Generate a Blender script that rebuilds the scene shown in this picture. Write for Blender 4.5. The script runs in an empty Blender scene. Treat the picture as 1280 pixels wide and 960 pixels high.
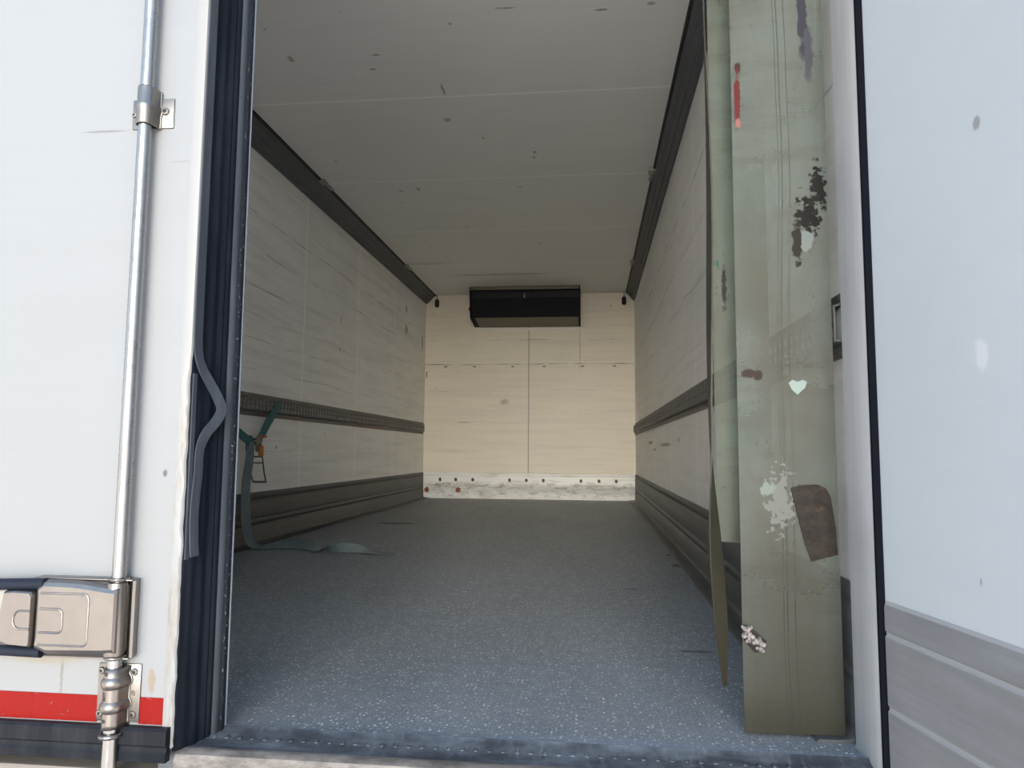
import bpy, bmesh, math, random
from mathutils import Vector, Matrix, noise as mnoise
random.seed(7)
S = bpy.context.scene
COL = S.collection

# ------------------------------------------------------------------ camera
F_PX, PITCH, YAW, ROLL, CAM_H = 904.3, 0.0928, 0.1084, 0.0077, 0.5465
cd = bpy.data.cameras.new('camera'); cam = bpy.data.objects.new('camera', cd); COL.objects.link(cam)
cd.sensor_width = 36.0; cd.lens = F_PX / 1280 * 36.0; cd.clip_start = 0.02; cd.clip_end = 500
cy_, sy_ = math.cos(YAW), math.sin(YAW); cp_, sp_ = math.cos(PITCH), math.sin(PITCH)
Fv = Vector((-sy_*cp_, cy_*cp_, sp_)); Rv = Vector((cy_, sy_, 0)); Uv = Rv.cross(Fv)
R2 = Rv*math.cos(ROLL) + Uv*math.sin(ROLL); U2 = -Rv*math.sin(ROLL) + Uv*math.cos(ROLL)
M = Matrix((R2, U2, -Fv)).transposed().to_4x4(); M.translation = Vector((0, 0, CAM_H)); cam.matrix_world = M
S.camera = cam

# ------------------------------------------------------------------ sky, sun, exposure
S.view_settings.view_transform = 'Standard'; S.view_settings.look = 'None'
S.view_settings.gamma = 1.0; S.view_settings.use_curve_mapping = False
S.view_settings.exposure = 0.35
S.cycles.use_denoising = True
S.cycles.max_bounces = 14; S.cycles.diffuse_bounces = 10; S.cycles.transparent_max_bounces = 12
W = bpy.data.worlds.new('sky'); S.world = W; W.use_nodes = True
wn = W.node_tree; wn.nodes.clear()
tc = wn.nodes.new('ShaderNodeTexCoord'); sep = wn.nodes.new('ShaderNodeSeparateXYZ')
ramp = wn.nodes.new('ShaderNodeValToRGB'); bg = wn.nodes.new('ShaderNodeBackground'); wo = wn.nodes.new('ShaderNodeOutputWorld')
wn.links.new(tc.outputs['Generated'], sep.inputs[0]); wn.links.new(sep.outputs['Z'], ramp.inputs[0])
wn.links.new(ramp.outputs[0], bg.inputs[0]); wn.links.new(bg.outputs[0], wo.inputs[0])
ramp.color_ramp.elements[0].position = 0.0; ramp.color_ramp.elements[0].color = (0.96, 0.97, 1.0, 1)
ramp.color_ramp.elements[1].position = 1.0; ramp.color_ramp.elements[1].color = (0.38, 0.58, 1.0, 1)
e = ramp.color_ramp.elements.new(0.12); e.color = (0.86, 0.94, 1.0, 1)
e = ramp.color_ramp.elements.new(0.45); e.color = (0.60, 0.78, 1.0, 1)
# warm fill glow added to the sky towards -y, to light the cargo box
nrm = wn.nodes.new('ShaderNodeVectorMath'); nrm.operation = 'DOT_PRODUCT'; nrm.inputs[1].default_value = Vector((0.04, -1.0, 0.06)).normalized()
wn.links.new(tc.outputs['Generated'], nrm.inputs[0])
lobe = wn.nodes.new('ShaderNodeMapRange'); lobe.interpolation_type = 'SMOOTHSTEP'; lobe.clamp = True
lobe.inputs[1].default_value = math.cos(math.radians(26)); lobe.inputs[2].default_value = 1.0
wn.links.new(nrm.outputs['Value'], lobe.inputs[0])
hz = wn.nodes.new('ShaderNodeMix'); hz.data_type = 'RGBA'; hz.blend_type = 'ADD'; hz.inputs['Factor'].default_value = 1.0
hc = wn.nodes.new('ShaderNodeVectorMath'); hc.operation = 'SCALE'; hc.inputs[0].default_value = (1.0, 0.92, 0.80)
FILL_GLOW = 14.0
hm = wn.nodes.new('ShaderNodeMath'); hm.operation = 'MULTIPLY'; hm.inputs[1].default_value = FILL_GLOW
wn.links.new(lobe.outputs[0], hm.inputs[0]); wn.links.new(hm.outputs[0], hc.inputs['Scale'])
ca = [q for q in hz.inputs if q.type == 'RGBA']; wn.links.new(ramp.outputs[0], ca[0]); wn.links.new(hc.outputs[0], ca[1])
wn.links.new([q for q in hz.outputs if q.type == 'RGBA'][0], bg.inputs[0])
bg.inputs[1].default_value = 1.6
sl = bpy.data.lights.new('sun', 'SUN'); sl.energy = 15.0; sl.angle = math.radians(.6); sl.color = (1.0, 0.95, 0.88)
so = bpy.data.objects.new('sun', sl); COL.objects.link(so)                  # high, from beyond the truck: lights the yard and roof only
so.rotation_euler = Vector((-0.12, -0.60, -1.0)).to_track_quat('-Z', 'Y').to_euler(); so.location = (0, 14, 12)

# ------------------------------------------------------------------ materials
def new_mat(name, rough=0.5, metal=0.0, color=(.5, .5, .5), spec=0.5):
    m = bpy.data.materials.new(name); m.use_nodes = True
    b = m.node_tree.nodes['Principled BSDF']
    b.inputs['Base Color'].default_value = (*color, 1); b.inputs['Roughness'].default_value = rough
    b.inputs['Metallic'].default_value = metal; b.inputs['Specular IOR Level'].default_value = spec
    return m
class N:
    """small node helper working on a material's tree"""
    def __init__(s, m):
        s.m = m; s.t = m.node_tree; s.b = s.t.nodes['Principled BSDF']
        s.pos = s.t.nodes.new('ShaderNodeNewGeometry').outputs['Position']
    def n(s, k, **kw):
        x = s.t.nodes.new(k)
        for a, v in kw.items(): setattr(x, a, v)
        return x
    def link(s, a, b):
        if hasattr(a, 'links') or hasattr(a, 'is_linked'): s.t.links.new(a, b)
        else: b.default_value = a
    def math(s, op, a, b=0.0, clamp=False):
        x = s.n('ShaderNodeMath', operation=op); x.use_clamp = clamp
        s.link(a, x.inputs[0]); s.link(b, x.inputs[1]); return x.outputs[0]
    def mapping(s, scale, loc=(0, 0, 0), src=None):
        x = s.n('ShaderNodeMapping'); x.inputs['Scale'].default_value = scale; x.inputs['Location'].default_value = loc
        s.t.links.new(src or s.pos, x.inputs['Vector']); return x.outputs[0]
    def noise(s, scale=(1, 1, 1), sc=5.0, det=4.0, rough=0.55, loc=(0, 0, 0), dist=0.0):
        x = s.n('ShaderNodeTexNoise'); x.inputs['Scale'].default_value = sc; x.inputs['Detail'].default_value = det
        x.inputs['Roughness'].default_value = rough; x.inputs['Distortion'].default_value = dist
        s.t.links.new(s.mapping(scale, loc), x.inputs['Vector']); return x.outputs['Fac']
    def ramp(s, fac, lo, hi, a=0.0, b=1.0):
        x = s.n('ShaderNodeMapRange'); x.clamp = True
        s.link(fac, x.inputs[0]); x.inputs[1].default_value = lo; x.inputs[2].default_value = hi
        x.inputs[3].default_value = a; x.inputs[4].default_value = b; return x.outputs[0]
    def mix(s, fac, a, b):
        x = s.n('ShaderNodeMix', data_type='RGBA')
        s.link(fac, x.inputs['Factor'])
        for v, i in ((a, 'A'), (b, 'B')):
            sock = [q for q in x.inputs if q.name == i and q.type == 'RGBA'][0]
            if isinstance(v, tuple): sock.default_value = (*v, 1)
            else: s.t.links.new(v, sock)
        return [q for q in x.outputs if q.type == 'RGBA'][0]
    def xyz(s):
        x = s.n('ShaderNodeSeparateXYZ'); s.t.links.new(s.pos, x.inputs[0]); return x.outputs
    def spot(s, c, r, wob=0.3, sc=30.0, soft=0.15):
        """ellipsoidal stain mask with a ragged outline"""
        a = s.n('ShaderNodeVectorMath', operation='SUBTRACT'); s.t.links.new(s.pos, a.inputs[0]); a.inputs[1].default_value = c
        b = s.n('ShaderNodeVectorMath', operation='DIVIDE'); s.t.links.new(a.outputs[0], b.inputs[0]); b.inputs[1].default_value = r
        l = s.n('ShaderNodeVectorMath', operation='LENGTH'); s.t.links.new(b.outputs[0], l.inputs[0])
        nz = s.noise((1, 1, 1), sc, 3)
        v = s.math('ADD', l.outputs['Value'], s.math('MULTIPLY', s.math('SUBTRACT', nz, 0.5), wob * 3))
        return s.ramp(v, 1.0 - soft, 1.0 + soft, 1.0, 0.0)
    def line(s, axis_out, at, w, wobble=0.0, sc=(1, 1, 1), nsc=1.0):
        v = s.math('SUBTRACT', axis_out, at)
        if wobble:
            v = s.math('ADD', v, s.math('MULTIPLY', s.math('SUBTRACT', s.noise(sc, nsc, 2), 0.5), wobble))
        return s.ramp(s.math('ABSOLUTE', v), w * 0.5, w, 1.0, 0.0)
    def color(s, c): s.t.links.new(c, s.b.inputs['Base Color'])
    def bump(s, h, strength=0.3, dist=0.002):
        x = s.n('ShaderNodeBump'); x.inputs['Strength'].default_value = strength; x.inputs['Distance'].default_value = dist
        s.t.links.new(h, x.inputs['Height']); s.t.links.new(x.outputs[0], s.b.inputs['Normal'])

def panel_mat(name, base, dirt, streak, rough=0.45, axis='y', low_dirt=0.35, scr=(), seams=(), spots=(), seam_axis='y', seam_col=(.98, .98, .95), rivet=None):
    """white glass-fibre lining: fine streaks, smudges, panel seams and scratches"""
    m = new_mat(name, rough); n = N(m); X, Y, Z = n.xyz()
    sc = (1, .12, 2.2) if axis == 'y' else ((.12, 1, 2.2) if axis == 'x' else (.15, 1.6, 1))
    st = n.ramp(n.noise(sc, 9, 8, .7), .46, .80)
    c = n.mix(n.math('MULTIPLY', st, .65), base, streak)
    sm = n.ramp(n.noise((1, 1, 1), 1.3, 6, .6), .45, .75)
    c = n.mix(n.math('MULTIPLY', sm, low_dirt), c, dirt)
    fi = n.ramp(n.noise(sc, 55, 4, .7), .60, .74)
    c = n.mix(n.math('MULTIPLY', fi, .30), c, streak)
    dots = n.ramp(n.noise((1, 1, 1), 14, 2, .5, loc=(3, 1, 7)), .775, .80)
    c = n.mix(n.math('MULTIPLY', dots, .6), c, (.12, .12, .11))
    for at, w, k, wob in scr:
        br = n.ramp(n.noise((1.2, 1.2, 4), 3.0, 3, loc=(at*9, 1, 0)), .42, .62)
        c = n.mix(n.math('MULTIPLY', n.math('MULTIPLY', n.line(Z, at, w, wob, (.6, .6, .3), 1.4), br), k), c, (.13, .12, .11))
    so_ = {'x': X, 'y': Y, 'z': Z}[seam_axis]
    for at in seams:
        c = n.mix(n.math('MULTIPLY', n.line(so_, at, .009), .9), c, seam_col)
    for (cc, rr, colr, wob, s_) in spots:
        c = n.mix(n.math('MULTIPLY', n.spot(cc, rr, wob, s_, .3), .75), c, colr)
    n.color(c)
    n.bump(n.noise((1, 1, 1), 160, 2), .12, .001)
    return m

BLK = (.02, .02, .02)
M_door_out = panel_mat('painted_door_skin', (.208, .221, .234), (.190, .198, .204), (.198, .209, .218), .32, 'x', .25,
    spots=[((-.965, 1.30, 1.178), (.045, .05, .0022), (.11, .11, .11), .1, 20), ((-.80, 1.30, .50), (.004, .05, .006), (.025, .025, .025), .4, 90),
           ((-.805, 1.3, .118), (.006, .05, .02), (.20, .15, .10), .9, 60), ((-.985, 1.3, .135), (.003, .05, .05), (.13, .13, .12), .8, 120),
           ((-.80, 1.3, 1.11), (.022, .05, .0016), (.16, .165, .17), .2, 20), ((-1.02, 1.3, .155), (.1, .05, .012), (.20, .19, .155), .4, 12)])
M_wall_l = panel_mat('lining_left', (.84, .84, .82), (.64, .645, .62), (.50, .50, .48), .42, 'y', .45,
    scr=[(1.93, .007, .50, .08), (1.72, .006, .42, .07), (1.34, .004, .45, .12), (1.20, .004, .4, .12), (1.02, .004, .4, .14), (.55, .003, .35, .1)],
    seams=[3.575, 4.72, 5.865, 7.01, 8.15],
    spots=[((-1.95, 5.40, 1.56), (.05, .02, .035), (.85, .84, .8), .5, 50), ((-1.95, 5.45, 1.56), (.05, .008, .03), (.12, .1, .08), .5, 50),
           ((-1.95, 5.49, 1.37), (.05, .03, .055), (.75, .72, .66), .6, 60), ((-1.95, 5.44, 1.33), (.05, .012, .012), BLK, .3, 60),
           ((-1.95, 7.47, 1.83), (.05, .05, .05), (.14, .13, .12), .9, 30), ((-1.95, 7.45, 2.05), (.05, .03, .03), (.14, .13, .12), .9, 30),
           ((-1.95, 7.53, 1.15), (.05, .04, .05), (.8, .8, .76), .4, 30), ((-1.95, 4.2, 1.5), (.05, .25, .004), (.2, .2, .18), .6, 9),
           ((-1.95, 4.35, .56), (.05, .01, .01), BLK, .3, 60), ((-1.95, 8.2, 1.8), (.05, .03, .08), (.18, .16, .14), .9, 30)])
M_wall_r = panel_mat('lining_right', (.84, .83, .80), (.66, .65, .61), (.58, .56, .53), .42, 'y', .40,
    scr=[(1.90, .008, .55, .10), (1.62, .007, .5, .12), (1.36, .005, .45, .2), (1.05, .004, .4, .2)],
    seams=[2.43, 3.575, 4.72, 5.865, 7.01, 8.15],
    spots=[((.51, 4.66, 1.46), (.05, .04, .05), (.85, .82, .7), .7, 60), ((.51, 5.1, .60), (.05, .30, .010), BLK, .7, 14),
           ((.51, 6.3, .63), (.05, .22, .012), BLK, .7, 14), ((.51, 5.9, .57), (.05, .12, .010), BLK, .7, 14), ((.51, 4.3, .62), (.05, .03, .012), BLK, .5, 14)])
M_wall_b = panel_mat('lining_bulkhead', (.87, .80, .66), (.76, .72, .62), (.64, .59, .50), .45, 'x', .35,
    scr=[(1.565, .006, .8, .03), (1.85, .004, .6, .05), (1.25, .004, .5, .1)], seams=[-.715], seam_axis='x', seam_col=(.42, .38, .3),
    spots=[((x, 8.37, 1.537), (.020, .05, .009), (.03, .03, .03), .3, 40) for x in (-1.703, -1.358, -.903, -.537, -.091, .276)] +
          [((-.12, 8.37, 1.75), (.006, .05, .25), (.55, .36, .26), .3, 10), ((-1.47, 8.37, .88), (.1, .05, .004), (.1, .1, .1), .5, 20),
           ((-1.0, 8.37, 1.12), (.05, .05, .03), (.45, .42, .36), .6, 30), ((-1.93, 8.37, 1.45), (.01, .05, .04), (.2, .16, .12), .5, 30)])
M_ceiling = panel_mat('lining_ceiling', (.82, .82, .80), (.74, .74, .71), (.74, .74, .72), .5, 'z', .35,
    seams=[2.43, 3.577, 4.722, 5.869, 7.015, 8.16], seam_col=(.98, .98, .95),
    spots=[((.05, 2.9, 2.4), (.03, .006, .05), (.2, .2, .2), .6, 30), ((-.75, 3.5, 2.4), (.008, .045, .05), (.16, .16, .15), .5, 30),
           ((-.35, 4.4, 2.4), (.008, .016, .05), (.2, .2, .18), .6, 30), ((-.35, 2.85, 2.4), (.04, .008, .05), (.25, .25, .24), .9, 30),
           ((-1.0, 3.15, 2.4), (.016, .008, .05), (.2, .2, .18), .5, 30), ((-.9, 7.4, 2.4), (.5, .05, .05), (.50, .50, .46), .5, 5),
           ((-1.6, 6.9, 2.4), (.2, .05, .05), (.62, .62, .58), .8, 6)] +
          [((random.uniform(-1.7, .3), random.uniform(2.7, 6.5), 2.4), (random.uniform(.006, .022), random.uniform(.006, .03), .05), (.28, .28, .26), .7, 40) for _ in range(12)])
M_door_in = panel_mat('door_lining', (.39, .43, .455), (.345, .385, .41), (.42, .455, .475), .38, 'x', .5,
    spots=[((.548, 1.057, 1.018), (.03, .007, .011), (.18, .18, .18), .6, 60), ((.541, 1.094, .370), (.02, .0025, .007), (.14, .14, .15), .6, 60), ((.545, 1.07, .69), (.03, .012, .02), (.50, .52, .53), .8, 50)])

def metal_grooved(name, base, streak, rough=.4, metal=.6, upright=False):
    m = new_mat(name, rough, metal); n = N(m)
    c = n.mix(n.ramp(n.noise((3, 3, .15) if upright else (.15, .15, 3), 14, 7, .7), .4, .75), base, streak)
    c = n.mix(n.math('MULTIPLY', n.ramp(n.noise((1, 1, 1), 3, 5), .5, .75), .4), c, tuple(v*.6 for v in base))
    n.color(c); n.bump(n.noise((4, 4, .2) if upright else (.2, .2, 4), 60, 3), .12, .001); return m
M_kick = metal_grooved('scuffed_aluminium_kick', (.050, .054, .057), (.090, .094, .098), .5, .05)
M_kick_door = metal_grooved('grey_door_kick', (.175, .18, .187), (.22, .23, .24), .5, .1)
n = N(M_kick_door); X, Y, Z = n.xyz(); c0 = n.b.inputs['Base Color'].links[0].from_socket
ln_ = n.math('ADD', n.line(Z, .244, .006, .002, (1, 1, 1), 20), n.math('ADD', n.line(Z, .123, .007, .002, (1, 1, 1), 20), n.line(Z, .296, .004)))
n.color(n.mix(n.math('MULTIPLY', n.math('MINIMUM', ln_, 1.0), .6), c0, (.33, .345, .36)))
M_pillar = metal_grooved('pillar_aluminium', (.43, .435, .435), (.50, .505, .505), .5, .05, True)
M_track = metal_grooved('ceiling_track_metal', (.095, .10, .108), (.12, .125, .132), .55, .1)
M_railm = metal_grooved('galvanised_track', (.085, .086, .085), (.16, .16, .155), .45, .3)
n = N(M_railm); X, Y, Z = n.xyz(); c0 = n.b.inputs['Base Color'].links[0].from_socket
ru = n.math('MULTIPLY', n.ramp(n.noise((1, .5, 1), 4, 5, .7), .48, .56), n.math('MULTIPLY', n.ramp(Z, .750, .756, 1, 0), n.ramp(X, -1, 0, 1, 0)))
n.color(n.mix(ru, c0, (.16, .035, .02)))
M_bumper = metal_grooved('rear_beam_aluminium', (.20, .185, .17), (.14, .13, .12), .5, .3)

m = new_mat('stained_white_kick', .45, .1); n = N(m); X, Y, Z = n.xyz()
c = n.mix(n.ramp(n.noise((.5, 1, 2.5), 6, 6, .65), .50, .80), (.86, .86, .83), (.52, .48, .42))
lo = n.math('ADD', n.math('MULTIPLY', n.line(Z, .150, .05, .05, (1, 1, 1), 4), .6), n.math('MULTIPLY', n.line(Z, .055, .06, .04, (1, 1, 1), 5), .45))
c = n.mix(n.math('MULTIPLY', n.ramp(n.noise((.7, 1, 2.2), 13, 7, .8, loc=(4, 0, 2)), .50, .60), lo), c, (.09, .08, .065))
for x in (-1.745, -1.56, -1.36, -.93, -.735, -.54, -.11, .095, .29):
    c = n.mix(n.spot((x, 8.35, .215), (.017, .05, .022), .2, 50), c, (.05, .04, .035))
for x in (-1.90, -1.53): c = n.mix(n.spot((x, 8.35, .095), (.03, .05, .03), .35, 40), c, (.30, .10, .05))
n.color(c); M_kick_b = m

# floor: speckled anti-slip coating
m = new_mat('antislip_floor', .5, 0.0, spec=.55); n = N(m); X, Y, Z = n.xyz()
v = n.n('ShaderNodeTexVoronoi', feature='F1'); v.inputs['Scale'].default_value = 105; v.inputs['Randomness'].default_value = 1
n.t.links.new(n.mapping((1, .8, 0)), v.inputs['Vector'])
sp = n.ramp(v.outputs['Distance'], .18, .38, 1, 0)
bright = n.n('ShaderNodeSeparateColor'); n.t.links.new(v.outputs['Color'], bright.inputs[0])
sp = n.math('MULTIPLY', sp, n.ramp(bright.outputs[0], .50, .85))
wear = n.ramp(n.noise((1, .35, 1), 2.2, 6, .65), .38, .70)
c = n.mix(wear, (.185, .212, .235), (.26, .29, .315))
c = n.mix(n.math('MULTIPLY', n.ramp(n.noise((2.5, .2, 1), 5, 6, .7, loc=(2, 2, 2)), .56, .75), .30), c, (.20, .21, .22))
gr = n.ramp(n.noise((1, .8, 1), 230, 3, .6), .40, .64)
c = n.mix(n.math('MULTIPLY', gr, .55), c, (.07, .08, .088))
fs = n.ramp(n.noise((1, .8, 1), 150, 2, .5, loc=(5, 3, 1)), .60, .66)
c = n.mix(n.math('MULTIPLY', fs, .5), c, (.52, .55, .57))
c = n.mix(n.math('MULTIPLY', sp, .7), c, (.74, .76, .78))
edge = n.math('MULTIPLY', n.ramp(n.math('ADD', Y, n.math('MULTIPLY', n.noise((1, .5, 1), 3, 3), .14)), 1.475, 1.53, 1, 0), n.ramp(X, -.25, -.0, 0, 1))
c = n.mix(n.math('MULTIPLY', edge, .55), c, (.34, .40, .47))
for cc, rr in (((-1.06, 1.78, 0), (.035, .012, .05)), ((-1.0, 1.50, 0), (.012, .006, .05)), ((-.97, 1.51, 0), (.01, .006, .05)), ((.43, 4.0, 0), (.03, .05, .05)),
               ((.43, 3.65, 0), (.04, .05, .05)), ((-1.45, 5.4, 0), (.14, .08, .05)), ((.29, 2.1, 0), (.05, .012, .05)), ((.16, 3.0, 0), (.03, .012, .05))):
    c = n.mix(n.math('MULTIPLY', n.spot(cc, rr, .35, 20), .85), c, (.02, .024, .028))
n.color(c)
h = n.math('ADD', n.math('MULTIPLY', sp, .6), n.math('SUBTRACT', fs, n.math('MULTIPLY', gr, .5)))
n.bump(h, .55, .003)
n.t.links.new(n.ramp(n.noise((1, 1, 1), 30, 4), .3, .7, .40, .60), n.b.inputs['Roughness']); M_floor = m

m = new_mat('worn_sill_rubber', .45, .0, spec=.35); n = N(m)
c = n.mix(n.ramp(n.noise((1, 2.2, 1), 7, 7, .75), .42, .70), (.030, .036, .046), (.105, .125, .15))
c = n.mix(n.math('MULTIPLY', n.ramp(n.noise((12, 1.2, 1), 7, 6, .75, loc=(1, 5, 0)), .54, .72), .5), c, (.17, .19, .22))
n.color(c); n.bump(n.noise((4, .4, 1), 60, 4), .3, .001); M_sill = m
m = new_mat('sill_lip_metal', .5, .1, spec=.3); n = N(m)
n.color(n.mix(n.ramp(n.noise((.4, 1, 1), 20, 7, .75), .40, .62), (.20, .185, .175), (.075, .07, .065))); M_lip = m

def rubber(name, a, b, rough=.4):
    m = new_mat(name, rough, spec=.09); n = N(m)
    n.color(n.mix(n.ramp(n.noise((1, 1, .12), 22, 6, .7), .45, .75), a, b)); return m
M_rub = rubber('black_rubber', (.005, .007, .012), (.014, .018, .026), .5)
M_rubg = rubber('grey_rubber_lip', (.036, .043, .055), (.062, .072, .086), .5)
M_flap = rubber('door_bottom_rubber', (.010, .012, .016), (.024, .027, .033), .4)
m = new_mat('speckled_piping', .4, spec=.2); n = N(m)
n.color(n.mix(n.ramp(n.noise((1, 1, .6), 260, 2), .62, .68), (.008, .010, .015), (.09, .10, .12))); M_pipe = m
M_thinedge = new_mat('gasket_edge', .3, .2, (.16, .19, .23))

def steel(name, base, rough):
    m = new_mat(name, rough, 1.0); n = N(m)
    c = n.mix(n.ramp(n.noise((1, 1, .4), 26, 7, .7), .55, .80), base, tuple(v*.72 for v in base))
    n.color(c)
    n.t.links.new(n.ramp(n.noise((1, 1, 1), 40, 5), .3, .7, rough - .06, rough + .12), n.b.inputs['Roughness']); return m
M_rod = steel('stainless_rod', (.31, .315, .32), .28)
M_steel = steel('stamped_steel', (.225, .212, .20), .36)
M_gap = new_mat('matt_black_gasket', .9, 0, (.006, .007, .010), 0.0)
M_dark = new_mat('dark_gap', .6, 0, (.012, .012, .014))
M_grip = new_mat('navy_grip', .5, 0, (.010, .014, .024), .15)
M_hole = new_mat('socket_black', .5, 0, (.015, .013, .012))

m = new_mat('red_reflective_film', .45, spec=.15); n = N(m); X, Y, Z = n.xyz()
c = n.mix(n.ramp(n.noise((1, 1, 1), 90, 3), .55, .7), (.185, .004, .003), (.15, .004, .003))
c = n.mix(n.ramp(n.noise((1, 1, 1.4), 42, 5, .8), .655, .67), c, (.22, .10, .09)); n.color(c)
M_red = m
m = new_mat('yellowed_edge_trim', .45); n = N(m); X, Y, Z = n.xyz()
dm = n.ramp(Z, .55, .74, 1, 0)
c = n.mix(n.math('MULTIPLY', n.ramp(n.noise((3, 3, .6), 14, 7, .75), .46, .68), dm), (.212, .222, .230), (.17, .15, .12))
c = n.mix(n.math('MULTIPLY', n.ramp(n.noise((5, 5, .3), 22, 6, .8, loc=(2, 2, 2)), .60, .68), dm), c, (.14, .11, .09))
n.color(c); M_trim = m

def pvc(name, base, dirt, alpha, spots=(), z_dirt=True):
    m = new_mat(name, .36, 0, spec=.12); n = N(m); X, Y, Z = n.xyz()
    c = n.mix(n.ramp(n.noise((1.5, 1, .5), 4, 7, .65), .42, .62), base, dirt)
    c = n.mix(n.math('MULTIPLY', n.ramp(n.noise((.5, 1, 2.2), 9, 6, .7, loc=(9, 1, 3)), .50, .72), .45), c, tuple(v*.62 for v in dirt))
    c = n.mix(n.math('MULTIPLY', n.ramp(n.noise((1, 1, .7), 60, 6, .75), .56, .72), .35), c, (.12, .12, .10))
    c = n.mix(n.math('MULTIPLY', n.ramp(n.noise((8, 8, .12), 3, 5, .6, loc=(5, 1, 2)), .60, .70), .3), c, (.34, .38, .37))
    lowd = n.ramp(n.math('ADD', Z, n.math('MULTIPLY', n.noise((1, 1, 1), 7, 4), .16)), .10, .58, 1, 0)
    c = n.mix(n.math('MULTIPLY', lowd, .85), c, (.042, .039, .026))
    for at, w in ((.385, .0016), (.400, .0012), (.378, .001)):
        c = n.mix(n.math('MULTIPLY', n.line(X, at, w, .05, (.2, .2, 1), 1.3), .6), c, (.05, .052, .046))
    grime = n.ramp(n.noise((1, 1, .8), 5, 2, .5, loc=(2, 7, 1)), .35, .75, 0, .6)
    grime = n.math('MAXIMUM', grime, n.math('MULTIPLY', lowd, .92))
    for (cc, rr, colr, wob, s_) in spots:
        k_ = n.spot(cc, rr, wob, s_); c = n.mix(k_, c, colr); grime = n.math('MAXIMUM', grime, k_)
    clear = n.math('MULTIPLY', n.math('SUBTRACT', 1.0, grime), alpha)
    n.color(c); n.bump(n.noise((1, 1, .2), 9, 3), .25, .004)
    tr = n.n('ShaderNodeBsdfTransparent'); tl = n.n('ShaderNodeBsdfTranslucent'); n.t.links.new(c, tl.inputs[0])
    tr.inputs[0].default_value = (.80, .86, .80, 1)
    m1 = n.n('ShaderNodeMixShader'); m1.inputs[0].default_value = .45
    n.t.links.new(n.b.outputs[0], m1.inputs[1]); n.t.links.new(tl.outputs[0], m1.inputs[2])
    m2 = n.n('ShaderNodeMixShader'); n.t.links.new(clear, m2.inputs[0])
    n.t.links.new(m1.outputs[0], m2.inputs[1]); n.t.links.new(tr.outputs[0], m2.inputs[2])
    out = [q for q in n.t.nodes if q.type == 'OUTPUT_MATERIAL'][0]; n.t.links.new(m2.outputs[0], out.inputs[0])
    return m
M_pvc = pvc('dirty_pvc', (.200, .222, .205), (.175, .170, .145), .52,
    spots=[((.446, 1.5, 1.028), (.020, .1, .044), (.012, .012, .012), 1.3, 70), ((.465, 1.5, 1.085), (.014, .1, .045), (.02, .02, .018), 1.3, 70),
           ((.436, 1.5, .98), (.018, .1, .022), (.21, .24, .23), .6, 60), ((.420, 1.5, .975), (.010, .1, .04), (.025, .022, .02), 1.0, 60),
           ((.444, 1.5, 1.47), (.009, .1, .08), (.055, .055, .072), .9, 26), ((.455, 1.5, 1.39), (.008, .1, .06), (.085, .085, .10), 1.0, 30),
           ((.318, 1.5, .707), (.013, .1, .009), (.035, .022, .017), .4, 50), ((.338, 1.5, .703), (.009, .1, .010), (.035, .022, .017), .4, 50), ((.374, 1.5, .455), (.024, .1, .050), (.21, .22, .205), 1.5, 60),
           ((.352, 1.5, .475), (.012, .1, .014), (.24, .28, .26), .7, 60), ((.31, 1.5, 1.355), (.006, .1, .012), (.06, .025, .022), .4, 60),
           ((.308, 1.5, 1.287), (.0065, .1, .062), (.13, .022, .022), .5, 80), ((.309, 1.5, 1.235), (.005, .1, .010), (.34, .14, .13), .5, 120)])
M_pvc2 = pvc('green_pvc', (.195, .225, .198), (.17, .175, .145), .50,
    spots=[((.284, 1.5, .90), (.006, .1, .055), (.03, .028, .025), .8, 50), ((.272, 1.5, .95), (.004, .1, .012), (.03, .10, .095), .3, 60)])
M_pvc3 = pvc('brown_pvc_edge', (.09, .085, .068), (.055, .05, .038), .2)
M_tape = new_mat('brown_patch', .6, 0, spec=.2); n = N(M_tape)
c = n.mix(n.ramp(n.noise((1, 1, 1.6), 34, 7, .75), .38, .60), (.007, .0055, .0045), (.020, .015, .012))
c = n.mix(n.ramp(n.noise((1, 1, 1), 26, 5, .7, loc=(3, 3, 3)), .60, .70), c, (.045, .026, .017)); n.color(c)

m = new_mat('white_foam', .8, 0); n = N(m)
n.color(n.mix(n.ramp(n.noise((1, 1, 1), 90, 4), .45, .6), (.24, .22, .22), (.09, .08, .075))); M_foam = m
M_peel = new_mat('pale_peeled_film', .5, 0, (.19, .24, .225), .2)

m = new_mat('teal_webbing', .7); n = N(m)
n.color(n.mix(n.ramp(n.noise((1, 1, 1), 260, 2), .4, .6), (.03, .115, .125), (.05, .16, .17))); M_web = m
m = new_mat('faded_webbing', .75); n = N(m)
n.color(n.mix(n.ramp(n.noise((1, 1, 1), 30, 4), .35, .65), (.10, .155, .168), (.17, .18, .175))); M_web2 = m
M_ratch = new_mat('ratchet_steel', .4, .8, (.16, .15, .14))
M_rust = new_mat('rusty_orange', .6, .2, (.50, .17, .04))
M_evap = new_mat('evaporator_grey', .6, 0, (.012, .015, .018), .1)
M_evapb = new_mat('evaporator_base', .5, 0, (.17, .14, .11))
M_white = new_mat('white_strip', .45, 0, (.92, .90, .84))
M_tray = new_mat('handle_tray_plastic', .45, 0, (.24, .24, .22))
M_redk = new_mat('red_plastic', .5, 0, (.35, .03, .02))
M_slotback = new_mat('bright_slot_back', .6, 0, (.93, .94, .92))
M_clip = rubber('grey_clip', (.30, .30, .27), (.42, .42, .38), .5)
M_outer = new_mat('truck_outer_skin', .4, 0, (.75, .75, .75))
m = new_mat('yard_asphalt', .9); n = N(m)
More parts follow.
